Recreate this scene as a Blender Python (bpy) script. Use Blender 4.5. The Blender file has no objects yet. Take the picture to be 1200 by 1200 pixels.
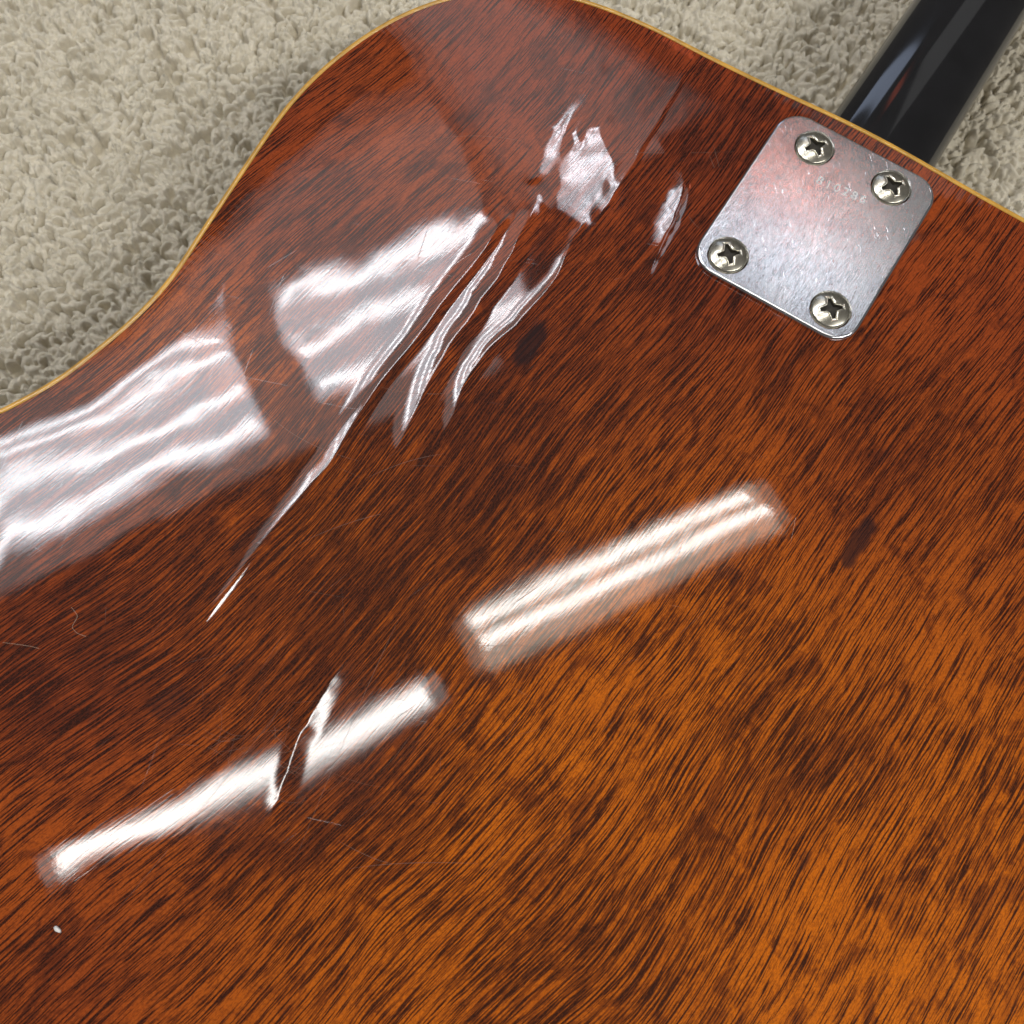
import bpy, bmesh, math, random
import numpy as np
from mathutils import Vector, Matrix
from mathutils.geometry import delaunay_2d_cdt

random.seed(7)
rng = np.random.default_rng(7)
SC = bpy.context.scene
COL = SC.collection

# ------------------------------------------------------------------ camera
FOC = 1178.0                      # focal length in photo pixels (photo 1200 px wide)
PITCH = math.radians(16)
CAM_H = 0.31                      # metres above the guitar's back (z = 0)
cd = bpy.data.cameras.new('camera')
cam = bpy.data.objects.new('camera', cd); COL.objects.link(cam)
cam.location = (0, 0, CAM_H)
cam.rotation_euler = (PITCH, 0, 0)
cd.sensor_width = 36; cd.lens = 36 * FOC / 1200
cd.clip_start = 0.01; cd.clip_end = 60
cd.dof.use_dof = True; cd.dof.focus_distance = 0.35; cd.dof.aperture_fstop = 22
SC.camera = cam
SC.view_settings.view_transform = 'Standard'
SC.view_settings.look = 'None'
SC.view_settings.exposure = 0.25
SC.view_settings.gamma = 1.0
SC.cycles.max_bounces = 6
SC.cycles.sample_clamp_indirect = 8

# ------------------------------------------------------------------ light of the room: dim surround, rows of ceiling tubes and added panels
w = bpy.data.worlds.new('World'); SC.world = w; w.use_nodes = True
bg = w.node_tree.nodes['Background']
bg.inputs[0].default_value = (1.0, 0.95, 0.90, 1); bg.inputs[1].default_value = 0.09

CEIL = 2.75
LS = 1.354                        # scale of the ceiling layout
CA, SA = math.cos(math.radians(26)), math.sin(math.radians(26))
def ceil_pt(s, r):
    return (LS * (s * CA - r * SA), LS * (s * SA + r * CA))
def area(name, s0, s1, r0, r1, radiance, color=(1, 1, 1), dz=0.0):
    l = bpy.data.lights.new(name, 'AREA'); l.shape = 'RECTANGLE'
    l.size = (s1 - s0) * LS; l.size_y = (r1 - r0) * LS
    l.energy = radiance * math.pi * l.size * l.size_y
    l.color = color
    o = bpy.data.objects.new(name, l); COL.objects.link(o)
    x, y = ceil_pt((s0 + s1) / 2, (r0 + r1) / 2)
    o.location = (x, y, CEIL + dz); o.rotation_euler = (0, 0, math.radians(26))
    return o
TUBE = 21.0
WHITE = (1.0, 0.985, 0.95); COOL = (0.86, 0.91, 1.0)
# row over the lens (two fittings end to end)
area('ceiling_tube', 0.075, 0.80, 0.372, 0.396, TUBE * .95, WHITE)
area('ceiling_tube', 0.085, 0.825, 0.318, 0.342, TUBE * .95, WHITE)
area('ceiling_fitting', 0.075, 0.83, 0.268, 0.415, 4.0, (1, .93, .78), 0.02)
area('ceiling_tube', -0.94, -0.07, 0.272, 0.314, TUBE * .8, WHITE)
area('ceiling_fitting', -0.95, -0.06, 0.255, 0.333, 5.5, WHITE, 0.02)
for (a_, b_) in ((0.045, 0.075), (0.83, 0.865)):          # dim end strips added to both fittings to soften the mirrored ends
    area('ceiling_fitting', a_, b_, 0.28, 0.405, 1.6, (1, .93, .78), 0.02)
for (a_, b_) in ((-0.985, -0.95), (-0.06, -0.03)):
    area('ceiling_fitting', a_, b_, 0.26, 0.328, 2.0, WHITE, 0.02)
# second row: wide fittings with several tubes
for r in (1.065, 1.16, 1.255, 1.34):
    area('ceiling_tube', -1.02, -0.17, r - 0.011, r + 0.011, TUBE * .85, (.95, .98, 1.0))
area('ceiling_fitting', -1.04, -0.155, 1.03, 1.40, 6.0, COOL, 0.02)
for r in (1.075, 1.20, 1.31):
    area('ceiling_tube', 0.0, 0.55, r - 0.011, r + 0.011, TUBE * .95, (.97, .98, 1.0))
area('ceiling_fitting', -0.02, 0.57, 1.04, 1.35, 5.5, COOL, 0.02)
for r in (1.26, 1.33, 1.40, 1.47):  # short extra fitting, added for the fold facets to mirror
    area('ceiling_tube', 0.825, 0.935, r - 0.009, r + 0.009, TUBE * .9, COOL)
area('ceiling_fitting', 0.815, 0.945, 1.22, 1.51, 5.0, COOL, 0.02)
# row behind the lens, added out of view to light the carpet
area('ceiling_tube', -0.3, 2.0, -1.70, -1.50, TUBE * 1.5, WHITE)
# pale ceiling round the far rows
GLOW = (1.0, 0.92, 0.90)
area('glow_panel', -1.9, 0.42, 0.95, 1.33, 1.3, GLOW, 0.06)
area('glow_panel', -1.9, 0.60, 1.33, 1.66, 1.15, GLOW, 0.06)
area('glow_panel', -1.9, 0.60, 1.66, 1.74, .8, GLOW, 0.06)
area('glow_panel', -1.9, 0.60, 1.74, 1.82, .4, GLOW, 0.06)
for k, f in enumerate((.35, .6, .85, 1.0)):              # its light falls off towards the sides
    area('glow_panel', 0.60 + .045 * k, 0.60 + .045 * (k + 1), 1.33, 2.5, 1.1 * f + (0 if k else 0), GLOW, 0.06)
area('glow_panel', 0.78, 1.08, 1.33, 2.5, 1.1, GLOW, 0.06)
for k, f in enumerate((.8, .55, .3, .12)):
    area('glow_panel', 1.08 + .06 * k, 1.08 + .06 * (k + 1), 1.38, 2.5, 1.1 * f, GLOW, 0.06)
area('glow_panel', 1.12, 1.34, 0.76, 0.98, 2.8, COOL, 0.06)  # cool panel added to brighten the neck plate
area('glow_panel', 1.36, 1.56, 0.80, 1.02, 0.75, (1, .97, .9), 0.06)  # dim warm panel, also added for the plate's reflection
area('glow_panel', 1.38, 1.66, 2.4, 4.8, 2.3, (.62, .74, 1.0), 0.06)  # bluish panel added to put a streak on the neck
area('glow_panel', 1.75, 2.6, 1.0, 1.7, 0.4, (.9, .9, .9), 0.06)  # faint grey panel added for the soft middle of the neck
area('added_red_panel', 1.29, 1.35, 1.08, 1.16, 13.0, (1.0, 0.22, 0.12), 0.05)  # not a real lamp: added for the red patch mirrored in the plate
area('added_red_panel', 1.52, 1.60, 1.75, 2.05, 1.5, (1.0, 0.17, 0.08), 0.05)  # likewise added, for the dark red streak on the neck

# ------------------------------------------------------------------ helpers
def px2w(px, py, z=0.0):
    px = np.asarray(px, float); py = np.asarray(py, float)
    dx = (px - 600) / FOC; dy = -(py - 600) / FOC
    c, s = math.cos(PITCH), math.sin(PITCH)
    wy = c * dy + s; wz = s * dy - c
    k = (z - CAM_H) / wz
    return dx * k, wy * k
def w2px(x, y, z=0.0):
    c, s = math.cos(PITCH), math.sin(PITCH)
    zz = z - CAM_H
    yc = c * y + s * zz; zc = -s * y + c * zz
    return 600 + FOC * x / -zc, 600 - FOC * yc / -zc
def sst(t):
    t = np.clip(t, 0, 1); return t * t * (3 - 2 * t)

def link(name, me, mat=None, parent=None, smooth=True):
    o = bpy.data.objects.new(name, me); COL.objects.link(o)
    if mat is not None:
        me.materials.clear(); me.materials.append(mat)
    if parent is not None: o.parent = parent
    if smooth and len(me.polygons):
        me.polygons.foreach_set('use_smooth', np.ones(len(me.polygons), bool))
    return o
def tag(o, label=None, cat=None, group=None, kind=None):
    if label: o['label'] = label
    if cat: o['category'] = cat
    if group: o['group'] = group
    if kind: o['kind'] = kind
    return o
def quad_mesh(name, co, quads):
    me = bpy.data.meshes.new(name)
    co = np.asarray(co, np.float32); quads = np.asarray(quads, np.int32)
    me.vertices.add(len(co)); me.vertices.foreach_set('co', co.ravel())
    me.loops.add(quads.size); me.loops.foreach_set('vertex_index', quads.ravel())
    me.polygons.add(len(quads))
    me.polygons.foreach_set('loop_start', np.arange(0, quads.size, 4, dtype=np.int32))
    me.polygons.foreach_set('loop_total', np.full(len(quads), 4, np.int32))
    me.update(calc_edges=True); me.validate()
    return me
def vnoise(x, y, cell, seed):
    """smooth value noise, about -1..1"""
    r = np.random.default_rng(seed)
    gx = x / cell; gy = y / cell
    x0 = int(np.floor(gx.min())) - 1; y0 = int(np.floor(gy.min())) - 1
    T = r.uniform(-1, 1, (int(np.ceil(gx.max())) - x0 + 4, int(np.ceil(gy.max())) - y0 + 4))
    i = np.floor(gx).astype(int); j = np.floor(gy).astype(int)
    fx = gx - i; fy = gy - j; i -= x0; j -= y0
    def cub(t): # cubic b-spline weights
        return ((1 - t) ** 3 / 6, (3 * t ** 3 - 6 * t ** 2 + 4) / 6, (-3 * t ** 3 + 3 * t ** 2 + 3 * t + 1) / 6, t ** 3 / 6)
    wx = cub(fx); wy = cub(fy); out = 0
    for a in range(4):
        for b in range(4):
            out = out + wx[a] * wy[b] * T[i + a - 1, j + b - 1]
    return out * 2.0

class NT:
    """small wrapper to write node trees"""
    def __init__(s, name):
        s.m = bpy.data.materials.new(name); s.m.use_nodes = True
        s.t = s.m.node_tree; s.b = s.t.nodes['Principled BSDF']
    def n(s, typ, **kw):
        nd = s.t.nodes.new(typ)
        for k, v in kw.items():
            if k.startswith('_'): setattr(nd, k[1:], v)
        return nd
    def l(s, a, b): s.t.links.new(a, b)
    def val(s, sock, v):
        if hasattr(v, 'links') or isinstance(v, bpy.types.NodeSocket): s.l(v, sock)
        else: sock.default_value = v
    def math(s, op, a, b=0.0, c=None, clamp=False):
        nd = s.t.nodes.new('ShaderNodeMath'); nd.operation = op; nd.use_clamp = clamp
        s.val(nd.inputs[0], a); s.val(nd.inputs[1], b)
        if c is not None: s.val(nd.inputs[2], c)
        return nd.outputs[0]
    def vec(s, x, y, z=0.0):
        nd = s.t.nodes.new('ShaderNodeCombineXYZ')
        s.val(nd.inputs[0], x); s.val(nd.inputs[1], y); s.val(nd.inputs[2], z)
        return nd.outputs[0]
    def noise(s, vec, scale=1.0, detail=2.0, rough=0.5, dist=0.0):
        nd = s.t.nodes.new('ShaderNodeTexNoise')
        s.l(vec, nd.inputs['Vector']); nd.inputs['Scale'].default_value = scale
        nd.inputs['Detail'].default_value = detail; nd.inputs['Roughness'].default_value = rough
        nd.inputs['Distortion'].default_value = dist
        return nd.outputs['Fac']
    def ramp(s, f, a, b, smooth=True):
        nd = s.t.nodes.new('ShaderNodeMapRange'); nd.clamp = True
        if smooth: nd.interpolation_type = 'SMOOTHSTEP'
        s.val(nd.inputs[0], f); nd.inputs[1].default_value = a; nd.inputs[2].default_value = b
        return nd.outputs[0]
    def mix(s, f, a, b):
        nd = s.t.nodes.new('ShaderNodeMix'); nd.data_type = 'RGBA'
        s.val(nd.inputs[0], f); s.val(nd.inputs[6], a); s.val(nd.inputs[7], b)
        return nd.outputs[2]
    def hairs(s, tc, ang, sx, sy, seed, lo, hi):
        sp = s.t.nodes.new('ShaderNodeSeparateXYZ'); s.l(tc, sp.inputs[0])
        c, d = math.cos(math.radians(ang)), math.sin(math.radians(ang))
        u = s.math('ADD', s.math('MULTIPLY', sp.outputs[0], c * sx), s.math('MULTIPLY', sp.outputs[1], d * sx))
        v = s.math('ADD', s.math('MULTIPLY', sp.outputs[0], -d * sy), s.math('MULTIPLY', sp.outputs[1], c * sy))
        return s.ramp(s.noise(s.vec(u, v, seed), 1, 0, .5), lo, hi)
    def attr(s, name):
        nd = s.t.nodes.new('ShaderNodeAttribute'); nd.attribute_name = name
        return nd
    def bump(s, h, strength, dist, normal=None):
        nd = s.t.nodes.new('ShaderNodeBump'); s.l(h, nd.inputs['Height'])
        nd.inputs['Strength'].default_value = strength; nd.inputs['Distance'].default_value = dist
        if normal is not None: s.l(normal, nd.inputs['Normal'])
        return nd.outputs[0]

# ------------------------------------------------------------------ materials
def mat_wood():
    t = NT('lacquered_mahogany')
    g = t.attr('grain').outputs['Vector']
    sp = t.n('ShaderNodeSeparateXYZ'); t.l(g, sp.inputs[0])
    u, v = sp.outputs[0], sp.outputs[1]
    mk = t.n('ShaderNodeSeparateColor'); t.l(t.attr('tone').outputs['Color'], mk.inputs[0])
    red, knot, dk = mk.outputs[0], mk.outputs[1], mk.outputs[2]
    # small warp of the grain
    wv = t.noise(t.vec(t.math('MULTIPLY', u, 45), t.math('MULTIPLY', v, 90)), 1, 3, .55)
    v2 = t.math('ADD', v, t.math('MULTIPLY', t.math('SUBTRACT', wv, .5), 0.0011))
    # pores : short dark dashes
    p1 = t.noise(t.vec(t.math('MULTIPLY', u, 38), t.math('MULTIPLY', v2, 1950)), 1, 2, .5)
    p2 = t.noise(t.vec(t.math('MULTIPLY', u, 140), t.math('MULTIPLY', v2, 3000), 3.3), 1, 2, .6)
    # blotches that modulate how dense the pores are
    bl = t.noise(t.vec(t.math('MULTIPLY', u, 75), t.math('MULTIPLY', v, 150), 9.0), 1, 5, .62, .8)
    bl2 = t.noise(t.vec(t.math('MULTIPLY', u, 14), t.math('MULTIPLY', v, 22), 4.0), 1, 4, .6, .4)
    dens = t.math('ADD', t.math('MULTIPLY', t.math('SUBTRACT', bl, .5), .13), t.math('MULTIPLY', t.math('SUBTRACT', bl2, .5), .12))
    dens = t.math('ADD', dens, t.math('MULTIPLY', t.math('SUBTRACT', dk, .5), .075))
    cl = t.noise(t.vec(t.math('MULTIPLY', u, 52), t.math('MULTIPLY', v, 85), 17.0), 1, 7, .70, .9)
    cloud = t.ramp(t.math('ADD', cl, t.math('MULTIPLY', t.math('SUBTRACT', bl2, .5), .35)), .50, .64)
    dens = t.math('ADD', dens, t.math('MULTIPLY', cloud, .040))
    th = t.math('ADD', t.math('ADD', t.math('MULTIPLY', p1, .62), t.math('MULTIPLY', p2, .38)), dens)
    line = t.ramp(th, .462, .505)
    soft = t.ramp(t.math('ADD', dens, 0), -.12, .16)
    orange = t.mix(red, (.60, .145, .002, 1), (.28, .043, .008, 1))
    brown = t.mix(red, (.32, .060, .002, 1), (.16, .025, .006, 1))
    darkc = t.mix(red, (.022, .0045, .001, 1), (.020, .004, .002, 1))
    c = t.mix(soft, orange, brown)
    c = t.mix(t.math('MULTIPLY', cloud, .42), c, t.mix(red, (.17, .032, .002, 1), (.085, .013, .005, 1)))
    midc = t.mix(red, (.135, .026, .002, 1), (.092, .015, .004, 1))
    c = t.mix(t.math('MULTIPLY', line, .80), c, midc)
    core = t.ramp(t.math('SUBTRACT', th, t.math('MULTIPLY', dens, .45)), .518, .548)
    c = t.mix(t.math('MULTIPLY', core, .92), c, darkc)
    spk = t.noise(t.vec(t.math('MULTIPLY', u, 900), t.math('MULTIPLY', v2, 2600), 5), 1, 2, .6)
    c = t.mix(t.math('MULTIPLY', t.ramp(spk, .50, .62), .50), c, midc)
    # fine fibre variation
    fb = t.noise(t.vec(t.math('MULTIPLY', u, 800), t.math('MULTIPLY', v2, 1700), 7), 1, 3, .7)
    hs = t.n('ShaderNodeHueSaturation'); t.l(c, hs.inputs['Color'])
    t.l(t.math('ADD', .50, t.math('MULTIPLY', fb, 1.05)), hs.inputs['Value'])
    c = t.mix(t.math('MULTIPLY', knot, .93), hs.outputs[0], (.020, .007, .007, 1))
    t.l(c, t.b.inputs['Base Color'])
    t.b.inputs['Roughness'].default_value = .42
    t.b.inputs['Specular IOR Level'].default_value = .04
    nb = t.bump(t.math('ADD', th, t.math('MULTIPLY', fb, .35)), .55, .0004)
    t.l(nb, t.b.inputs['Normal'])
    # lacquer: telegraphed grain, orange peel, hairline scratches
    tc = t.n('ShaderNodeTexCoord').outputs['Object']
    op = t.noise(tc, 650, 2, .5)
    scr = None
    for i, (ang, sc) in enumerate(((35, 1.0), (-12, 1.2), (75, .9), (150, 1.1))):
        k = t.hairs(tc, ang, 40 * sc, 1900 * sc, i * 7.7, .83, .92)
        scr = k if scr is None else t.math('MAXIMUM', scr, k)
    ch = t.math('ADD', t.math('MULTIPLY', th, -.9), t.math('MULTIPLY', op, .45))
    ch = t.math('SUBTRACT', ch, t.math('MULTIPLY', scr, .55))
    cb = t.bump(ch, .10, .00004)
    t.l(cb, t.b.inputs['Coat Normal'])
    t.b.inputs['Coat Weight'].default_value = 1.0
    t.b.inputs['Coat IOR'].default_value = 1.55
    t.l(t.math('ADD', .024, t.math('ADD', t.math('MULTIPLY', scr, .12), t.math('MULTIPLY', t.ramp(bl2, .4, .7), .03))), t.b.inputs['Coat Roughness'])
    return t.m

def simple(name, col, rough, metal=0, coat=0, coat_rough=.05, noise_scale=300, var=.15, bump=.0):
    t = NT(name)
    tc = t.n('ShaderNodeTexCoord').outputs['Object']
    nz = t.noise(tc, noise_scale, 4, .6)
    d = tuple(c * (1 - var) for c in col) + (1,); e = tuple(min(1, c * (1 + var)) for c in col) + (1,)
    t.l(t.mix(t.ramp(nz, .3, .7), d, e), t.b.inputs['Base Color'])
    t.b.inputs['Roughness'].default_value = rough; t.b.inputs['Metallic'].default_value = metal
    t.b.inputs['Coat Weight'].default_value = coat; t.b.inputs['Coat Roughness'].default_value = coat_rough
    if bump: t.l(t.bump(nz, .5, bump), t.b.inputs['Normal'])
    return t.m

def mat_plate():
    t = NT('worn_chromed_steel')
    tc = t.n('ShaderNodeTexCoord').outputs['Object']
    mp = t.n('ShaderNodeMapping'); mp.inputs['Scale'].default_value = (5200, 130, 1); t.l(tc, mp.inputs['Vector'])
    br = t.noise(mp.outputs[0], 1, 3, .6)
    pit = t.ramp(t.noise(tc, 1500, 3, .75), .69, .735)
    big = t.noise(tc, 60, 3, .6)
    sp = t.n('ShaderNodeSeparateXYZ'); t.l(tc, sp.inputs[0])
    up = t.ramp(sp.outputs[1], -.012, .02)            # pitting sits at the neck end
    pit = t.math('MULTIPLY', pit, t.math('MULTIPLY', up, t.ramp(t.noise(tc, 160, 2, .6), .46, .56)))
    sm = None
    for i, (ang, sc) in enumerate(((8, 1.0), (-14, 1.2), (40, .9), (-3, .7))):
        k = t.hairs(tc, 90 + ang, 280 * sc, 4200 * sc, i * 7.7, .80, .88)
        sm = k if sm is None else t.math('MAXIMUM', sm, k)
    c = t.mix(t.ramp(big, .35, .7), (.66, .67, .70, 1), (.78, .78, .80, 1))
    c = t.mix(pit, c, (.88, .86, .82, 1))
    t.l(c, t.b.inputs['Base Color']); t.b.inputs['Metallic'].default_value = 1
    t.l(t.math('ADD', .12, t.math('ADD', t.math('MULTIPLY', big, .05), t.math('MULTIPLY', pit, .35))), t.b.inputs['Roughness'])
    h = t.math('ADD', t.math('MULTIPLY', br, .8), t.math('ADD', t.math('MULTIPLY', pit, 1.1), t.math('MULTIPLY', sm, -.9)))
    t.l(t.bump(h, .30, .00010), t.b.inputs['Normal'])
    return t.m

def mat_carpet():
    t = NT('plush_carpet')
    tc = t.n('ShaderNodeTexCoord').outputs['Object']
    a = t.noise(tc, 40, 4, .6); b = t.noise(tc, 420, 4, .65)
    c = t.mix(t.ramp(a, .3, .7), (.68, .62, .49, 1), (.78, .715, .575, 1))
    c = t.mix(t.ramp(b, .35, .75), t.mix(.22, c, (.34, .31, .24, 1)), c)
    t.l(c, t.b.inputs['Base Color']); t.b.inputs['Roughness'].default_value = .95
    t.b.inputs['Specular IOR Level'].default_value = .15
    t.b.inputs['Sheen Weight'].default_value = .25; t.b.inputs['Sheen Roughness'].default_value = .5
    f = t.noise(tc, 2200, 3, .7)
    t.l(t.bump(t.math('ADD', t.math('MULTIPLY', b, 1.0), t.math('MULTIPLY', f, .45)), .8, .0011), t.b.inputs['Normal'])
    return t.m

M_WOOD = mat_wood()
M_PLATE = mat_plate()
M_CARPET = mat_carpet()
M_BIND = simple('aged_cream_binding', (.58, .31, .045), .35, coat=.6, noise_scale=90, var=.22)
M_SIDE = simple('dark_side_lacquer', (.09, .025, .01), .35, coat=1, noise_scale=200)
M_TOP = simple('spruce_top', (.5, .3, .12), .35, coat=1, noise_scale=90)
M_NECK = simple('black_gloss_neck', (.008, .008, .009), .5, coat=1, coat_rough=.06, noise_scale=60)
M_NECK.node_tree.nodes['Principled BSDF'].inputs['Specular IOR Level'].default_value = .05
M_BOARD = simple('rosewood_board', (.05, .025, .015), .5, noise_scale=300)
M_SCREW = simple('nickel_screw', (.66, .63, .53), .25, metal=1, noise_scale=350, var=.16, bump=.00003)
M_RECESS = simple('dark_recess', (.035, .030, .022), .6, metal=.2, noise_scale=900, var=.4)  # darker, barely metallic colour inside the cross recess
M_SERIAL = simple('stamped_metal', (.82, .81, .80), .42, metal=1, noise_scale=1500, var=.25, bump=.00006)
M_SCRATCH = simple('scratched_lacquer', (.17, .085, .055), .45, noise_scale=900, var=.3)
M_LINT = simple('white_lint', (.8, .78, .75), .9, noise_scale=900)
M_HAIR = simple('pale_hair', (.55, .42, .32), .45, noise_scale=900)

# ------------------------------------------------------------------ carpet
CZ = -0.105
def make_carpet():
    X0, X1, Y0, Y1, D = -.270, .320, .060, .415, .00052
    xs = np.arange(X0, X1, D); ys = np.arange(Y0, Y1, D)
    H = np.full((len(xs), len(ys)), -.004)
    XX, YY = np.meshgrid(xs, ys, indexing='ij')
    ang = vnoise(XX, YY, .030, 11) * 2.4
    lift = vnoise(XX, YY, .022, 12) * .0016 + vnoise(XX, YY, .010, 15) * .0018
    n = 21000
    H[:] = lift - .0070
    px = rng.uniform(X0, X1, n); py = rng.uniform(Y0, Y1, n)
    core = OUT - NRM * .055
    keep = ~inside_poly(px, py, core)
    px, py = px[keep], py[keep]; n = len(px)
    for k in range(n):
        i = min(int((px[k] - X0) / D), len(xs) - 1); j = min(int((py[k] - Y0) / D), len(ys) - 1)
        th = ang[i, j] + random.gauss(0, .75)
        L = random.uniform(.0022, .0052); W = random.uniform(.0013, .0024)
        bend = random.uniform(-160, 160)
        z0 = lift[i, j] + random.uniform(-.0050, -.0020)
        hh = random.uniform(.0029, .0050); sl = random.uniform(-.45, .45)
        R = int(L / D) + 2
        a0, a1, b0, b1 = max(0, i - R), min(len(xs), i + R), max(0, j - R), min(len(ys), j + R)
        x = XX[a0:a1, b0:b1] - px[k]; y = YY[a0:a1, b0:b1] - py[k]
        c, s = math.cos(th), math.sin(th)
        u = c * x + s * y; v = -s * x + c * y + bend * u * u
        q = 1 - (u / L) ** 2 - (v / W) ** 2
        Hs = H[a0:a1, b0:b1]
        H[a0:a1, b0:b1] = np.where(q > 0, z0 + hh * np.sqrt(np.clip(q, 0, 1)) + u * sl, Hs)
    # soften a touch
    P = np.pad(H, 1, mode='edge')
    H = (P[1:-1, 1:-1] * 8 + P[:-2, 1:-1] + P[2:, 1:-1] + P[1:-1, :-2] + P[1:-1, 2:]) / 12
    nx, ny = H.shape
    co = np.stack([XX, YY, H], -1).reshape(-1, 3)
    idx = np.arange(nx * ny).reshape(nx, ny)
    vis_ = ~inside_poly(XX, YY, OUT - NRM * .055)
    q = np.stack([idx[:-1, :-1], idx[1:, :-1], idx[1:, 1:], idx[:-1, 1:]], -1)[vis_[:-1, :-1]].reshape(-1, 4)
    rm = -np.ones(nx * ny, int); us = np.unique(q); rm[us] = np.arange(len(us)); co = co[us]; q = rm[q]
    me = quad_mesh('carpet_pile', co, q)
    pile = link('carpet_pile', me, M_CARPET); pile.location = (0, 0, CZ)
    tag(pile, 'beige plush carpet pile of short curly tufts beside the guitar', None, None, 'stuff')
    # wider, coarser carpet sheet
    gx = np.arange(-1.2, 1.2001, .006); gy = np.arange(-1.0, 1.4001, .006)
    GX, GY = np.meshgrid(gx, gy, indexing='ij')
    Z = vnoise(GX, GY, .012, 13) * .0012 - .0035
    inside = (GX > X0 + .004) & (GX < X1 - .004) & (GY > Y0 + .004) & (GY < Y1 - .004)
    Z = np.where(inside, -.009, Z)
    co = np.stack([GX, GY, Z], -1).reshape(-1, 3); nx, ny = GX.shape
    idx = np.arange(nx * ny).reshape(nx, ny)
    q = np.stack([idx[:-1, :-1], idx[1:, :-1], idx[1:, 1:], idx[:-1, 1:]], -1).reshape(-1, 4)
    o = link('carpet', quad_mesh('carpet', co, q), M_CARPET); o.location = (0, 0, CZ)
    tag(o, None, None, None, 'structure')

# ------------------------------------------------------------------ guitar outline
gt = bpy.data.objects.new('guitar', None); COL.objects.link(gt)
tag(gt, 'reddish brown lacquered guitar lying face down on the beige carpet', 'guitar')
gt.location = (0, 0, CZ)
def put(o, z=0.0):           # children are built in world coordinates
    o.location.z += z - CZ
    return o

PC = {k: np.array(px2w(*v, .0015)) for k, v in dict(TL=(924, 126), TR=(1106, 218.7), BR=(993, 408), BL=(803.7, 305)).items()}
plate_c = sum(PC.values()) / 4
ax = (PC['TL'] + PC['TR'] - PC['BL'] - PC['BR']); ax /= np.linalg.norm(ax)      # neck axis, towards the head
ac = np.array([ax[1], -ax[0]])                                                   # across, to the right
vis = [(-60, 507), (0, 479), (60, 446), (110, 409), (160, 366), (200, 321), (240, 262), (280, 202), (320, 143), (350, 106),
       (385, 72), (430, 38), (480, 11), (535, -7), (595, -15), (650, -10), (705, 5), (765, 30), (830, 63), (900, 97), (990, 139), (1060, 176), (1130, 211), (1200, 249)]
A = [np.array(px2w(*p)) for p in vis]
loc = [(float(np.dot(p - plate_c, ac)), float(np.dot(p - plate_c, ax))) for p in A]
left = [p for p in loc if p[0] <= 0.0]
# waist and lower bout carry on below the frame (left side, in neck coordinates)
x0, y0 = left[0]
lower = [(-.188, -.435), (-.205, -.36), (-.196, -.300), (-.172, -.262)]
tail = [(0.0, -.500), (-.06, -.497), (-.115, -.484), (-.158, -.465)]
half = tail + lower + left
full = half + [(-p[0], p[1]) for p in reversed(half[1:])]
# resample smooth closed curve (Catmull-Rom)
def catmull(P, n=14):
    P = np.array(P); N = len(P); out = []
    for i in range(N):
        p0, p1, p2, p3 = P[i - 1], P[i], P[(i + 1) % N], P[(i + 2) % N]
        for k in range(n):
            t = k / n
            out.append(.5 * ((2 * p1) + (-p0 + p2) * t + (2 * p0 - 5 * p1 + 4 * p2 - p3) * t * t + (-p0 + 3 * p1 - 3 * p2 + p3) * t ** 3))
    return np.array(out)
OL = catmull(full, 16)
for _ in range(6): OL = (np.roll(OL, 1, 0) + OL * 2 + np.roll(OL, -1, 0)) / 4
OUT = plate_c + OL[:, :1] * ac + OL[:, 1:] * ax
# orientation: make it counter-clockwise
area2 = np.sum(OUT[:, 0] * np.roll(OUT[:, 1], -1) - np.roll(OUT[:, 0], -1) * OUT[:, 1])
if area2 < 0: OUT = OUT[::-1].copy()
TAN = np.roll(OUT, -1, 0) - np.roll(OUT, 1, 0); TAN /= np.linalg.norm(TAN, axis=1, keepdims=True)
NRM = np.stack([TAN[:, 1], -TAN[:, 0]], 1)                  # outward

def inside_poly(x, y, P):
    r = np.zeros(x.shape, bool)
    n = len(P)
    for i in range(n):
        x1, y1 = P[i]; x2, y2 = P[(i + 1) % n]
        if y1 == y2: continue
        c = ((y1 > y) != (y2 > y)) & (x < (x2 - x1) * (y - y1) / (y2 - y1) + x1)
        r ^= c
    return r

make_carpet()

# ------------------------------------------------------------------ the warped back: height of the lacquered surface
CDX, CDY = .55, -.835            # direction of the folds
def fold(PX, PY, pts, amp, wl, wr, pl=2.0, pr=1.5):
    """ridge with a sharp crest along pts; widths in metres, heights in mm"""
    P = np.array(pts, float)
    v = P[:, 0] * CDX + P[:, 1] * CDY; n = P[:, 0] * -CDY + P[:, 1] * CDX
    o = np.argsort(v); v = v[o]; n = n[o]; a = np.array(amp, float)[o]
    V = PX * CDX + PY * CDY; N = PX * -CDY + PY * CDX
    vv = np.linspace(v[0], v[-1], 200)
    nn = np.interp(vv, v, n); aa = np.interp(vv, v, a)
    for _ in range(30):
        nn[1:-1] = (nn[:-2] + nn[1:-1] * 2 + nn[2:]) / 4; aa[1:-1] = (aa[:-2] + aa[1:-1] * 2 + aa[2:]) / 4
    jr = np.random.default_rng(int(abs(pts[0][0]) * 7))
    nn = nn + np.interp(vv, np.linspace(v[0], v[-1], 24), jr.uniform(-1.3, 1.3, 24))
    nc = np.interp(V, vv, nn); A_ = np.interp(V, vv, aa)
    end = sst((V - v[0]) / 14) * sst((v[-1] - V) / 14)
    d = (N - nc) / 3300.0
    L = np.clip(1 + d / wl, 0, 1) ** pl; R = np.clip(1 - d / wr, 0, 1) ** pr
    return np.where(d < 0, L, R) * A_ * end * 1e-3
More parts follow.
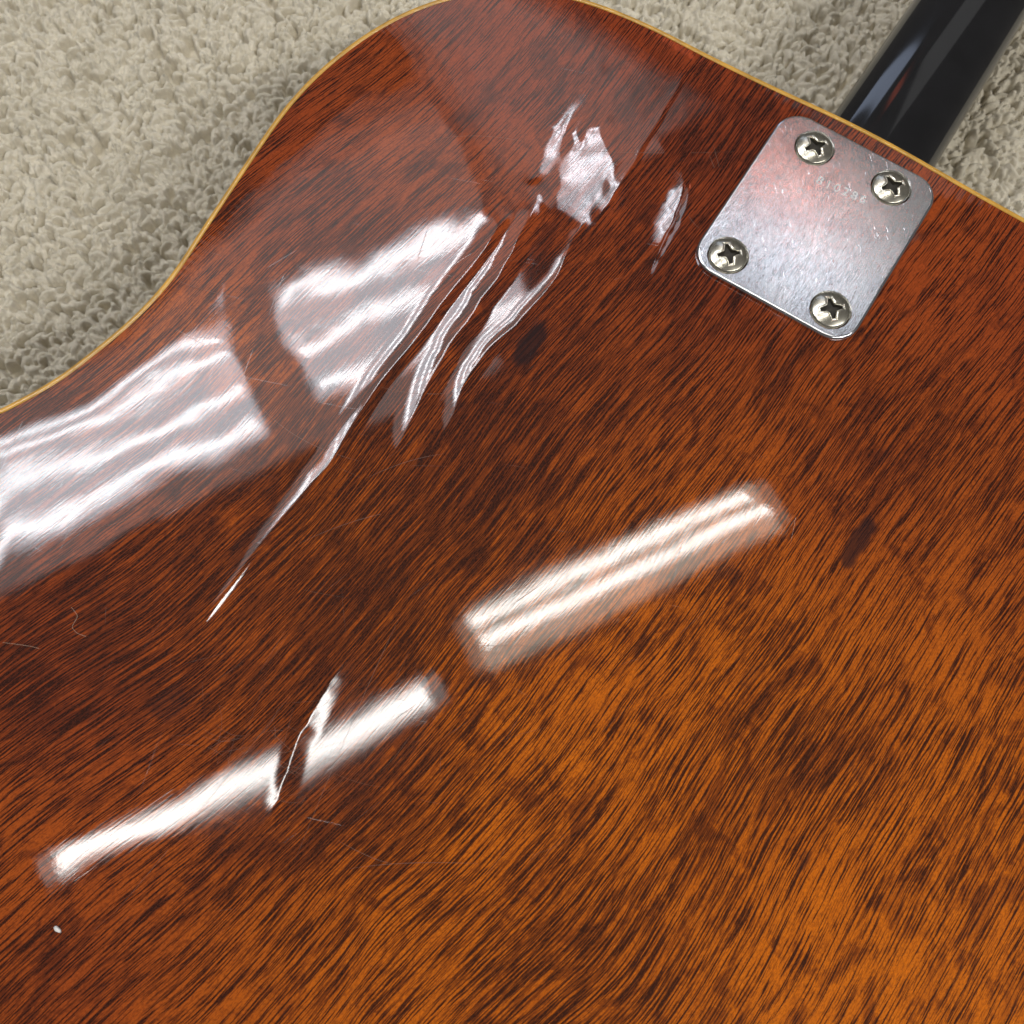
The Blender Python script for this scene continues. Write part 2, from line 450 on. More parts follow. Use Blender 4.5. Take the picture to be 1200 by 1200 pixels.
# The veneer has come loose in narrow folds.  Each fold is a facet leaning a few degrees towards the light it mirrors;
# the relief itself is the surface that best follows those leanings (least squares).
def lean(x, y, s, r):
    """slope a facet at (x, y) needs to mirror ceiling point (s, r) to the lens"""
    cx, cy = ceil_pt(s, r)
    lx, ly, lz = cx - x, cy - y, CEIL
    ln = np.sqrt(lx * lx + ly * ly + lz * lz)
    vx, vy, vz = -x, -y, CAM_H
    vn = np.sqrt(vx * vx + vy * vy + vz * vz)
    nx, ny, nz = lx / ln + vx / vn, ly / ln + vy / vn, lz / ln + vz / vn
    return -nx / nz, -ny / nz
def flat_hit(x, y):
    k = 1 + CEIL / CAM_H
    X, Y = x * k / LS, y * k / LS
    return X * CA + Y * SA, -X * SA + Y * CA
def solve_relief(box, lamps, leaves, away, D=.0005):
    """box in photo px; leaves: (polygon px, lamp index); away: polygons kept turned off every lamp"""
    (xa, ya) = px2w(box[0], box[3]); (xb, yb) = px2w(box[2], box[1]); (xc, _) = px2w(box[0], box[1]); (xd, _) = px2w(box[2], box[3])
    gx = np.arange(min(xa, xc), max(xb, xd), D); gy = np.arange(ya, yb, D)
    X, Y = np.meshgrid(gx, gy, indexing='ij'); S, R = flat_hit(X, Y)
    PX, PY = w2px(X, Y)
    jx = PX + vnoise(X, Y, .008, 51) * .8; jy = PY + vnoise(X, Y, .008, 52) * .8
    ts, tr = S.copy(), R.copy()
    act = np.zeros(X.shape, bool)
    for poly in away: act |= inside_poly(jx, jy, poly)
    for (s0, s1, r0, r1) in lamps:                      # turned off the lamps by the shortest way
        m = .07
        hit = act & (S > s0 - m) & (S < s1 + m) & (R > r0 - m) & (R < r1 + m)
        c4 = np.stack([R - (r0 - m), (r1 + m) - R, S - (s0 - m), (s1 + m) - S]); w4 = c4.argmin(0)
        tr = np.where(hit & (w4 == 0), r0 - m, tr); tr = np.where(hit & (w4 == 1), r1 + m, tr)
        ts = np.where(hit & (w4 == 2), s0 - m, ts); ts = np.where(hit & (w4 == 3), s1 + m, ts)
    leaf = np.zeros(X.shape, bool)
    for poly, li in leaves:
        k = inside_poly(jx, jy, poly); leaf |= k
        s0, s1, r0, r1 = lamps[li]
        cs, cr, hs, hr = (s0 + s1) / 2, (r0 + r1) / 2, (s1 - s0) / 2, (r1 - r0) / 2
        ms, mr = S[k].mean(), R[k].mean()
        bs, br = np.clip(ms, s0 + .3 * hs, s1 - .3 * hs), np.clip(mr, r0 + .5 * hr, r1 - .5 * hr)
        ts[k] = np.clip(bs + (S[k] - ms) * .5, s0 + .10 * hs, s1 - .10 * hs)
        tr[k] = np.clip(br + (R[k] - mr) * .8, r0 + .10 * hr, r1 - .10 * hr)
    sx, sy = lean(X, Y, ts, tr); zx, zy = lean(X, Y, S, R)
    on = leaf | act
    sx = np.where(on, sx - zx, 0); sy = np.where(on, sy - zy, 0)
    wt = np.where(leaf, 8.0, np.where(act, 1.0, .3))
    # free seam along the facet borders
    e = np.zeros(X.shape, bool)
    for arr in (leaf,):
        d = np.zeros(X.shape, bool)
        d[1:] |= arr[1:] != arr[:-1]; d[:-1] |= arr[1:] != arr[:-1]; d[:, 1:] |= arr[:, 1:] != arr[:, :-1]; d[:, :-1] |= arr[:, 1:] != arr[:, :-1]
        e |= d
    e2 = e.copy(); e2[1:] |= e[:-1]; e2[:-1] |= e[1:]; e2[:, 1:] |= e[:, :-1]; e2[:, :-1] |= e[:, 1:]
    wt = np.where(e2 & ~leaf, .05, wt)
    wx = np.minimum(wt[1:], wt[:-1]); wy = np.minimum(wt[:, 1:], wt[:, :-1])
    fx = .5 * (sx[1:] + sx[:-1]) * D; fy = .5 * (sy[:, 1:] + sy[:, :-1]) * D
    edge = np.ones(X.shape); edge[[0, -1]] = 0; edge[:, [0, -1]] = 0
    keep = .0003
    def A_(v):
        o = keep * v
        d = wx * (v[1:] - v[:-1]); o[:-1] -= d; o[1:] += d
        d = wy * (v[:, 1:] - v[:, :-1]); o[:, :-1] -= d; o[:, 1:] += d
        return o * edge
    bb = np.zeros(X.shape); bb[:-1] -= wx * fx; bb[1:] += wx * fx; bb[:, :-1] -= wy * fy; bb[:, 1:] += wy * fy
    bb *= edge; v = np.zeros(X.shape); r = bb.copy(); p = r.copy(); rs = (r * r).sum()
    for _ in range(900):
        Ap = A_(p); al = rs / (p * Ap).sum(); v += al * p; r -= al * Ap
        rn = (r * r).sum()
        if rn < 1e-6 * (bb * bb).sum() * 1e-4: break
        p = r + rn / rs * p; rs = rn
    for _ in range(22):
        P = np.pad(v, 1); v = (P[1:-1, 1:-1] * 4 + P[:-2, 1:-1] + P[2:, 1:-1] + P[1:-1, :-2] + P[1:-1, 2:]) / 8
    x0, y0 = gx[0], gy[0]
    def f(x, y):
        a = (x - x0) / D; b = (y - y0) / D
        ok = (a > 0) & (b > 0) & (a < v.shape[0] - 2) & (b < v.shape[1] - 2)
        a = np.clip(a, 0, v.shape[0] - 2.001); b = np.clip(b, 0, v.shape[1] - 2.001)
        i = a.astype(int); j = b.astype(int); u = a - i; w_ = b - j
        return np.where(ok, (v[i, j] * (1 - u) + v[i + 1, j] * u) * (1 - w_) + (v[i, j + 1] * (1 - u) + v[i + 1, j + 1] * u) * w_, 0)
    return f
LAMP_L = (-1.04, -0.12, 1.03, 1.40); LAMP_D = (-0.02, 0.57, 1.04, 1.35); LAMP_E = (0.815, 0.945, 1.22, 1.51)
F_R1 = [(228, 738), (262, 690), (300, 645), (345, 592), (383, 548), (410, 508), (419, 489), (408, 487), (386, 515), (360, 552), (322, 596), (284, 648), (250, 698)]
F_S2 = [(468, 524), (480, 485), (494, 450), (503, 410), (523, 370), (546, 335), (573, 300), (598, 262), (618, 232), (632, 236), (622, 262), (600, 300), (580, 330), (553, 365), (532, 395), (517, 425), (504, 450), (490, 480), (474, 518)]
F_U1 = [(712, 68), (696, 93), (672, 125), (654, 160), (630, 190), (616, 212), (638, 206), (650, 190), (656, 168), (680, 128), (700, 95)]
F_L3 = [(716, 136), (692, 152), (670, 181), (655, 211), (646, 235), (644, 250), (656, 253), (672, 264), (693, 246), (709, 219), (714, 196), (709, 172), (702, 160)]
F_L4 = [(797, 200), (804, 217), (797, 244), (781, 289), (766, 312), (762, 289), (759, 256), (763, 235), (779, 218)]
F_S3 = [(666, 287), (657, 310), (645, 328), (627, 350), (606, 374), (585, 401), (571, 413), (557, 431), (546, 456), (534, 486), (528, 486), (539, 450), (547, 430), (558, 408), (580, 394), (603, 365), (618, 338), (626, 319), (637, 300), (646, 306)]
AWAY1 = [(560, 250), (585, 120), (640, 50), (760, 50), (830, 120), (860, 240), (800, 360), (700, 300), (660, 270), (600, 262)]
F_GAP = [(362, 815), (351, 850), (345, 880), (330, 935), (362, 888), (374, 850), (393, 808), (410, 764), (385, 780)]
F_A = [(350, 835), (347, 868), (340, 900), (326, 935), (330, 905), (333, 880), (322, 860)]
F_B = [(365, 882), (375, 845), (396, 800), (410, 764), (407, 795), (402, 825), (390, 860)]
def fold_reliefs():
    return [solve_relief((540, 20, 900, 400), [LAMP_D, LAMP_E, LAMP_L],
                         [(F_U1, 1), (F_L3, 1)], [AWAY1])]
RELIEF = fold_reliefs()

def height(x, y):
    PX, PY = w2px(x, y)
    h = np.zeros(x.shape)
    for R in RELIEF: h += R(x, y)
    h += fold(PX, PY, [(215, 765), (245, 718), (262, 697), (300, 645), (345, 590), (385, 548), (417, 490), (447, 447), (477, 410), (517, 358), (557, 306), (600, 245)],
              [0, .24, .26, .24, .22, .24, .36, .40, .40, .36, .28, 0], .0070, .0034)
    h += fold(PX, PY, [(455, 552), (472, 513), (502, 450), (517, 420), (537, 390), (565, 350), (593, 310), (617, 262), (635, 222)],
              [0, .16, .30, .36, .38, .38, .38, .28, 0], .0062, .0058)
    h += fold(PX, PY, [(505, 560), (533, 480), (550, 437), (572, 410), (602, 383), (630, 352), (656, 322), (668, 290), (690, 250)],
              [0, .14, .26, .28, .28, .28, .24, .18, 0], .0050, .0034)
    h += fold(PX, PY, [(660, 340), (692, 271), (740, 196), (772, 140), (809, 76), (822, 50)], [0, .07, .08, .09, .08, 0], .004, .0010, 1.6, 1.2)
    h += fold(PX, PY, [(312, 968), (326, 935), (337, 900), (350, 862), (374, 820), (402, 770), (424, 730)], [0, .09, .13, .13, .12, .09, 0], .0050, .0062)
    h += fold(PX, PY, [(735, 385), (750, 345), (764, 312), (783, 270), (797, 240), (803, 215), (796, 190)],
              [0, .10, .20, .27, .27, .20, 0], .0085, .0030)
    h -= .00010 * np.exp(-((PX - 250) / 42) ** 2 - ((PY - 352) / 42) ** 2)
    # slow unevenness of the thin warped plywood
    lft = sst((520 - PX) / 420)
    rip = sst((900 - PX) / 150) * sst((560 - PY) / 160)
    h += vnoise(x, y, .030, 21) * .00011 * (0.5 + .9 * lft)
    h += vnoise(x, y, .011, 22) * .000018 * (0.30 + 1.2 * lft + 1.0 * rip)
    leaf = np.exp(-((PX - 680) / 45) ** 2 - ((PY - 205) / 60) ** 2) + .6 * np.exp(-((PX - 785) / 25) ** 2 - ((PY - 250) / 50) ** 2)
    h += vnoise(x, y, .0045, 23) * .0000035 * (.5 + .8 * lft + 1.2 * rip + 1.5 * leaf)
    h += vnoise(x, y, .009, 24) * .000022 * leaf
    return h

def dist_outline(x, y):
    d = np.full(x.shape, 9.0)
    for p in OUT[::2]:
        np.minimum(d, (x - p[0]) ** 2 + (y - p[1]) ** 2, out=d)
    return np.sqrt(d)
RIMW = .020
def rim(d): return -.0006 * (1 - np.clip(d / RIMW, 0, 1)) ** 2

# grain flow: direction by anchors (photo pixels, degrees)
ANCH = [(400, 180, 40), (250, 300, 46), (330, 130, 38), (100, 560, 40), (80, 760, 38), (250, 640, 45), (150, 950, 42), (60, 1130, 50),
        (480, 300, 48), (600, 120, 52), (760, 150, 58), (700, 330, 60), (450, 620, 58), (560, 480, 62), (640, 560, 63), (430, 800, 60),
        (500, 760, 64), (300, 1000, 52), (400, 1100, 56), (760, 620, 50), (720, 760, 44), (600, 900, 44), (500, 1050, 42), (860, 500, 50),
        (950, 420, 50), (1100, 420, 46), (1000, 650, 50), (1150, 640, 50), (900, 800, 46), (820, 900, 50), (1050, 850, 54), (1150, 950, 56),
        (880, 1050, 62), (1000, 1080, 60), (780, 1080, 62), (700, 1000, 42), (650, 1150, 40), (1120, 1150, 52), (860, 300, 60), (1150, 300, 52)]
def grain_field():
    """least-squares potential v with gradient across the grain, on a coarse grid"""
    D = .003
    gx = np.arange(-.45, .45, D); gy = np.arange(-.45, .45, D)
    GX, GY = np.meshgrid(gx, gy, indexing='ij')
    PX, PY = w2px(GX, np.clip(GY, -.09, .33))
    PX = np.clip(PX, -100, 1300); PY = np.clip(PY, -100, 1300)
    num = 0; den = 0
    for (a, b, th) in ANCH:
        k = 1 / ((PX - a) ** 2 + (PY - b) ** 2 + 60 ** 2) ** 2
        num = num + k * th; den = den + k
    TH = num / den
    # the joint where two bands of figure meet
    seam = np.interp(PY, [380, 600, 800, 900, 1100], [850, 715, 560, 500, 430])
    TH = TH + np.where(PX < seam, 1, -1) * 6 * np.exp(-np.abs(PX - seam) / 70) * sst((PY - 420) / 100)
    TH = TH + vnoise(GX, GY, .020, 31) * 3 + vnoise(GX, GY, .009, 32) * 1.5
    TH = 51 + (TH - 51) * 1.5
    t = np.radians(TH)
    gx_ = -np.sin(t); gy_ = np.cos(t)
    fx = .5 * (gx_[1:] + gx_[:-1]) * D; fy = .5 * (gy_[:, 1:] + gy_[:, :-1]) * D
    def lap(v):
        o = np.zeros_like(v)
        d = v[1:] - v[:-1]; o[:-1] -= d; o[1:] += d
        d = v[:, 1:] - v[:, :-1]; o[:, :-1] -= d; o[:, 1:] += d
        return o
    b = np.zeros_like(GX); b[:-1] -= fx; b[1:] += fx; b[:, :-1] -= fy; b[:, 1:] += fy
    v = -math.sin(math.radians(51)) * GX + math.cos(math.radians(51)) * GY
    r = b - lap(v); p = r.copy(); rs = (r * r).sum()
    for _ in range(500):
        Ap = lap(p); al = rs / (p * Ap).sum(); v += al * p; r -= al * Ap
        rn = (r * r).sum()
        if rn < 1e-14: break
        p = r + rn / rs * p; rs = rn
    return gx[0], gy[0], D, v
GF = grain_field()
def bilin(x, y):
    x0, y0, D, V = GF
    gx = np.clip((x - x0) / D, 0, V.shape[0] - 1.001); gy = np.clip((y - y0) / D, 0, V.shape[1] - 1.001)
    i = gx.astype(int); j = gy.astype(int); fx = gx - i; fy = gy - j
    return (V[i, j] * (1 - fx) + V[i + 1, j] * fx) * (1 - fy) + (V[i, j + 1] * (1 - fx) + V[i + 1, j + 1] * fx) * fy

def axis_lines(lo, hi, f0, f1, fine, coarse):
    a = np.arange(lo, f0, coarse); b = np.arange(f0, f1, fine); c = np.arange(f1, hi, coarse)
    return np.concatenate([a, b, c, [hi]])
def make_back():
    bx0, by0 = OUT.min(0) - .002; bx1, by1 = OUT.max(0) + .002
    xs = axis_lines(bx0, bx1, -.190, .195, .00052, .004); ys = axis_lines(by0, by1, -.066, min(.30, by1 - .001), .00052, .004)
    X, Y = np.meshgrid(xs, ys, indexing='ij')
    ins = inside_poly(X, Y, OUT)
    d = dist_outline(X, Y)
    # snap the first ring of outside vertices onto the outline
    Z = height(X, Y) + rim(d)
    q_in = ins[:-1, :-1] | ins[1:, :-1] | ins[1:, 1:] | ins[:-1, 1:]
    used = np.zeros_like(ins)
    used[:-1, :-1] |= q_in; used[1:, :-1] |= q_in; used[1:, 1:] |= q_in; used[:-1, 1:] |= q_in
    edge = used & ~ins
    ei = np.argwhere(edge)
    ex = X[edge]; ey = Y[edge]
    # nearest point on the outline polyline
    best = np.full(len(ex), 9.0); nx_ = ex.copy(); ny_ = ey.copy()
    for i in range(len(OUT)):
        a = OUT[i]; b = OUT[(i + 1) % len(OUT)]; ab = b - a; L2 = (ab ** 2).sum()
        if L2 == 0: continue
        t = np.clip(((ex - a[0]) * ab[0] + (ey - a[1]) * ab[1]) / L2, 0, 1)
        qx = a[0] + t * ab[0]; qy = a[1] + t * ab[1]
        dd = (qx - ex) ** 2 + (qy - ey) ** 2
        m = dd < best; best[m] = dd[m]; nx_[m] = qx[m]; ny_[m] = qy[m]
    X[edge] = nx_; Y[edge] = ny_
    remap = -np.ones(X.shape, int); remap[used] = np.arange(used.sum())
    q = np.stack([remap[:-1, :-1][q_in], remap[1:, :-1][q_in], remap[1:, 1:][q_in], remap[:-1, 1:][q_in]], -1)
    co = np.stack([X[used], Y[used], Z[used]], -1)
    me = quad_mesh('back_panel', co, q)
    x, y = X[used], Y[used]
    PX, PY = w2px(x, np.clip(y, -.1, .4))
    c51, s51 = math.cos(math.radians(51)), math.sin(math.radians(51))
    gr = np.stack([c51 * x + s51 * y, bilin(x, y), np.zeros_like(x)], -1).astype(np.float32)
    a = me.attributes.new('grain', 'FLOAT_VECTOR', 'POINT'); a.data.foreach_set('vector', gr.ravel())
    # tone: R red-brown stain towards the rim, G dark mineral spots, B denser figure
    redm = np.maximum(sst((960 - PY + .22 * (PX - 600)) / 900), .75 * sst((640 - PX) / 620))
    redm = np.clip(redm + .12 * vnoise(x, y, .03, 41), 0, 1)
    kn = np.zeros_like(x)
    for (kx, ky, la, wa, th, am) in ((621, 404, 32, 14, 58, .97), (1006, 634, 34, 11, 62, .9), (1130, 700, 16, 6, -40, .3), (1035, 535, 12, 9, 0, .25),
                                    (195, 825, 26, 16, 40, .45), (290, 640, 30, 14, 50, .35), (540, 475, 9, 7, 0, .3), (940, 1010, 14, 7, 60, .4), (1003, 905, 20, 5, -60, .35), (880, 790, 20, 9, 40, .25)):
        t_ = math.radians(th); c, s = math.cos(t_), -math.sin(t_)
        uu = (PX - kx) * c + (PY - ky) * s; vv = -(PX - kx) * s + (PY - ky) * c
        r2 = (uu / la) ** 2 + (vv / wa) ** 2
        r2 = r2 * (1 + .35 * vnoise(x, y, .003, 43)) 
        kn = np.maximum(kn, am * sst((1.25 - r2) / .8))
    dk = .5 + .5 * vnoise(x, y, .04, 42)
    dk += .35 * np.exp(-(((PX - 420) / 230) ** 2 + ((PY - 700) / 200) ** 2)) + .3 * np.exp(-(((PX - 150) / 200) ** 2 + ((PY - 850) / 180) ** 2))
    dk -= .2 * sst((PX - 600) / 500) * sst((PY - 700) / 350)
    ca = me.attributes.new('tone', 'FLOAT_COLOR', 'POINT')
    ca.data.foreach_set('color', np.stack([redm, kn, dk, np.ones_like(x)], -1).astype(np.float32).ravel())
    o = put(link('back_panel', me, M_WOOD, gt))
    tag(o, 'glossy red brown wooden back, its thin veneer buckled in ripples')
    return o
make_back()

def sweep(name, mat, prof, closed_profile=True):
    """prof: list of (outward offset, z) swept round the outline; z relative to the back's edge height"""
    zed = height(OUT[:, 0], OUT[:, 1]) + rim(np.zeros(len(OUT)))
    n = len(OUT); m = len(prof)
    co = np.zeros((n, m, 3))
    for j, (o, z, follow) in enumerate(prof):
        co[:, j, :2] = OUT + NRM * o
        co[:, j, 2] = z + zed * follow
    idx = np.arange(n * m).reshape(n, m); q = []
    nxt = np.roll(idx, -1, 0)
    for j in range(m if closed_profile else m - 1):
        k = (j + 1) % m
        q.append(np.stack([idx[:, j], nxt[:, j], nxt[:, k], idx[:, k]], -1))
    me = quad_mesh(name, co.reshape(-1, 3), np.concatenate(q))
    return put(link(name, me, mat, gt))
sweep('binding', M_BIND, [(-.0016, -.002, 1), (-.0016, .00022, 1), (-.0010, .00034, 1), (-.0001, .00030, 1), (.0003, -.0001, 1), (.0003, -.0022, 1)][::-1])
sweep('side', M_SIDE, [(0, -.0022, 1), (-.0001, -.02, 0), (-.0001, -.082, 0), (-.004, -.0855, 0), (-.004, -.080, 0), (-.004, -.003, 1)][::-1])

# soundboard (the face, turned to the carpet)
bm = bmesh.new()
vs = [bm.verts.new((p[0], p[1], -.082)) for p in OUT - NRM * .004]
f = bm.faces.new(vs); r_ = bmesh.ops.extrude_face_region(bm, geom=[f])
bmesh.ops.translate(bm, verts=[v for v in r_['geom'] if isinstance(v, bmesh.types.BMVert)], vec=(0, 0, -.003))
me = bpy.data.meshes.new('soundboard'); bm.to_mesh(me); bm.free()
put(link('soundboard', me, M_TOP, gt, smooth=False))

# ------------------------------------------------------------------ neck
NZ = -.046
l0, l1 = np.array(px2w(982, 127, NZ)), np.array(px2w(1072, -2, NZ))
r0, r1 = np.array(px2w(1101, 187, NZ)), np.array(px2w(1203, 20, NZ))
def neck_mesh():
    dl = (l1 - l0) / np.linalg.norm(l1 - l0); dr = (r1 - r0) / np.linalg.norm(r1 - r0)
    d = dl + dr; d /= np.linalg.norm(d)
    L0 = np.dot(l0, d); R0 = np.dot(r0, d)
    prof = []
    K = 40
    for k in range(K + 1):
        a = math.pi * k / K
        prof.append((-math.cos(a), math.sin(a) ** .85))
    rows = []
    ts = list(np.linspace(-.03, .42, 60))
    base = np.dot((l0 + r0) / 2, d)
    for t in ts:
        s = base + t
        L = l0 + dl * ((s - np.dot(l0, d)) / np.dot(dl, d)); R = r0 + dr * ((s - np.dot(r0, d)) / np.dot(dr, d))
        C = (L + R) / 2; half = (R - L) / 2
        # the neck narrows gently beyond the frame
        th = .0155 - .001 * max(0, t)
        row = []
        for (c, h) in prof:
            p = C + half * c
            row.append((p[0], p[1], NZ + h * th))
        for c in (1.0, -1.0):
            p = C + half * c; row.append((p[0], p[1], NZ - .010))
        rows.append(row)
    co = np.array(rows); n, m = co.shape[:2]
    idx = np.arange(n * m).reshape(n, m); nx = np.roll(idx, -1, 1)
    q = np.stack([idx[:-1], nx[:-1], nx[1:], idx[1:]], -1).reshape(-1, 4)
    me = quad_mesh('neck', co.reshape(-1, 3), q[:, ::-1])
    bm = bmesh.new(); bm.from_mesh(me)
    bm.verts.ensure_lookup_table()
    bm.faces.new([bm.verts[i] for i in idx[0]]); bm.faces.new([bm.verts[i] for i in idx[-1][::-1]])
    bmesh.ops.recalc_face_normals(bm, faces=bm.faces)
    bm.to_mesh(me); bm.free()
    # fingerboard below it
    rb = []
    for row in rows:
        a = np.array(row[-1]); b = np.array(row[-2])
        rb.append([(a[0], a[1], NZ - .010), (b[0], b[1], NZ - .010), (b[0], b[1], NZ - .016), (a[0], a[1], NZ - .016)])
    cb = np.array(rb); n, m = cb.shape[:2]; idx = np.arange(n * m).reshape(n, m); nx = np.roll(idx, -1, 1)
    q = np.stack([idx[:-1], nx[:-1], nx[1:], idx[1:]], -1).reshape(-1, 4)
    return me, quad_mesh('fingerboard', cb.reshape(-1, 3), np.concatenate([q, [idx[0]], [idx[-1][::-1]]]))
nm, fbm = neck_mesh()
neck = put(link('neck', nm, M_NECK, gt))
fb = link('fingerboard', fbm, M_BOARD, neck, smooth=False)
tag(neck, 'glossy black neck leaving the body past the metal plate')

# ------------------------------------------------------------------ neck plate
pw = .5 * (np.linalg.norm(PC['TR'] - PC['TL']) + np.linalg.norm(PC['BR'] - PC['BL']))
ph = .5 * (np.linalg.norm(PC['TL'] - PC['BL']) + np.linalg.norm(PC['TR'] - PC['BR']))
PROT = math.atan2(ax[1], ax[0]) - math.pi / 2
PT = .0017                                   # plate thickness
def to_local(x, y):
    d = np.array([x, y]) - plate_c
    return float(np.dot(d, ac)), float(np.dot(d, ax))
def rrect(wd, hg, r, n=10):
    pts = []
    for (cx, cy, a0) in ((wd / 2 - r, hg / 2 - r, 0), (-wd / 2 + r, hg / 2 - r, 90), (-wd / 2 + r, -hg / 2 + r, 180), (wd / 2 - r, -hg / 2 + r, 270)):
        for k in range(n + 1):
            a = math.radians(a0 + 90 * k / n); pts.append((cx + r * math.cos(a), cy + r * math.sin(a)))
    return pts
screws = [to_local(*px2w(px, py, PT + .001)) for (px, py) in ((955.5, 171.5), (1045.5, 218), (974.5, 361.5), (854, 297.5))]
SR = .0067                                    # screw head radius
bm = bmesh.new()
def ring(pts, z): return [bm.verts.new((x, y, z)) for x, y in pts]
def bridge(a, b):
    n = len(a)
    for i in range(n): bm.faces.new((a[i], a[(i + 1) % n], b[(i + 1) % n], b[i]))
o0 = ring(rrect(pw, ph, .0095), 0.0); o1 = ring(rrect(pw, ph, .0095), PT * .45)
prev = o1; bridge(o0, o1)
for k in range(1, 5):
    a = math.pi / 2 * k / 4; ins_ = .0010 * (1 - math.cos(a)); z = PT * .45 + PT * .55 * math.sin(a)
    nr = ring(rrect(pw - 2 * ins_, ph - 2 * ins_, .0095 - ins_), z); bridge(prev, nr); prev = nr
coords = [Vector((v.co.x, v.co.y)) for v in prev]; edges = [(i, (i + 1) % len(prev)) for i in range(len(prev))]
vref = list(prev); holes = []
HN = 48
for (sx, sy) in screws:
    st = len(coords)
    hv = ring([(sx + (SR + .0006) * math.cos(2 * math.pi * k / HN), sy + (SR + .0006) * math.sin(2 * math.pi * k / HN)) for k in range(HN)], PT)
    vref += hv; coords += [Vector((v.co.x, v.co.y)) for v in hv]
    edges += [(st + k, st + (k + 1) % HN) for k in range(HN)]
    holes.append((sx, sy, hv))
rv, re_, rf, ov, _, _ = delaunay_2d_cdt(coords, edges, [], 0, 1e-7)
for f in rf:
    c = sum((rv[i] for i in f), Vector((0, 0))) / len(f)
    if any((c - Vector((sx, sy))).length < SR + .0005 for sx, sy in screws): continue
    if not all(ov[i] for i in f): continue
    vv = [vref[ov[i][0]] for i in f]
    if abs(c.x) > pw / 2 or abs(c.y) > ph / 2: continue
    try: bm.faces.new(vv)
    except ValueError: pass
for (sx, sy, hv) in holes:
    p = hv
    for (dr, dz) in ((.00025, -.00008), (-.0002, -.0005), (-.0006, -.0012)):
        q = ring([(sx + (SR + .0006 + dr * 1.0 - (.0003 if dz > -.0001 else 0)) * math.cos(2 * math.pi * k / HN), sy + (SR + .0006 + dr - (.0003 if dz > -.0001 else 0)) * math.sin(2 * math.pi * k / HN)) for k in range(HN)], PT + dz)
        bridge(p, q); p = q
bmesh.ops.recalc_face_normals(bm, faces=bm.faces)
me = bpy.data.meshes.new('neck_plate'); bm.to_mesh(me); bm.free()
plate = link('neck_plate', me, M_PLATE, gt, smooth=False)
for p in me.polygons: p.use_smooth = abs(p.normal.z) < .999
pz = .00004 + float(height(np.array([plate_c[0]]), np.array([plate_c[1]]))[0])
plate.location = (plate_c[0], plate_c[1], pz - CZ); plate.rotation_euler = (0, 0, PROT)
tag(plate, 'worn silvery rounded rectangular plate held by four screws')

# screw: oval head with a worn cross recess
def screw_mesh():
    NR, NS = 84, 192
    rr = np.linspace(0, 1, NR) * SR
    th = np.arange(NS) * 2 * math.pi / NS
    R, T = np.meshgrid(rr, th, indexing='ij')
    x = R * np.cos(T); y = R * np.sin(T)
    z = .0015 * (1 - (R / SR) ** 2.3) - .0004 * sst((R / SR - .93) / .07)
    axx, ayy = np.maximum(abs(x), abs(y)), np.minimum(abs(x), abs(y))
    t = np.clip(axx / .0040, 0, 1)
    wdt = .00062 + .00135 * (1 - t) ** 1.7
    inside = np.minimum((wdt - ayy), (.0039 - axx))
    dep = sst((inside + .00005) / .00022)
    lip = np.exp(-((inside + .00030) / .00025) ** 2) * .00014
    z = z - dep * (.0017 + .0006 * (1 - t)) - lip
    co = np.stack([x, y, z], -1)
    skirt = co[-1].copy(); skirt[:, :2] *= .97; skirt[:, 2] -= .0012
    co = np.concatenate([co.reshape(-1, 3), skirt])
    idx = np.arange((NR + 1) * NS).reshape(NR + 1, NS); nx = np.roll(idx, -1, 1)
    q = np.stack([idx[:-1], idx[1:], nx[1:], nx[:-1]], -1).reshape(-1, 4)
    me = quad_mesh('screw', co, q)
    me.materials.append(M_SCREW); me.materials.append(M_RECESS)
    d = np.concatenate([dep.ravel(), np.zeros(NS)])
    fm = np.array([1 if d[list(p.vertices)].mean() > .55 else 0 for p in me.polygons], np.int32)
    me.polygons.foreach_set('material_index', fm)
    me.polygons.foreach_set('use_smooth', np.ones(len(me.polygons), bool))
    return me
sm_ = screw_mesh()
for (sx, sy), rot in zip(screws, (20, 17, 7, 8)):
    s = bpy.data.objects.new('screw', sm_); COL.objects.link(s); s.parent = plate
    s.location = (sx, sy, PT + .0002); s.rotation_euler = (0, 0, math.radians(rot) - PROT)

# stamped serial number
a = np.array(to_local(*px2w(945, 205, PT))); b = np.array(to_local(*px2w(1027, 241, PT)))
txt = bpy.data.curves.new('serial_number', 'FONT'); txt.body = '810286'; txt.size = .0046; txt.extrude = .00003
txt.offset = .00004; txt.space_character = 1.42
txt.align_x = 'CENTER'; txt.align_y = 'CENTER'
to = bpy.data.objects.new('tmp_text', txt); COL.objects.link(to)
bpy.context.view_layer.update()
tm = bpy.data.meshes.new_from_object(to.evaluated_get(bpy.context.evaluated_depsgraph_get()))
bpy.data.objects.remove(to)
so = link('serial_number', tm, M_SERIAL, plate, smooth=False)
c = (a + b) / 2; dd = b - a
so.location = (c[0], c[1], PT + .00002); so.rotation_euler = (0, 0, math.atan2(dd[1], dd[0]))

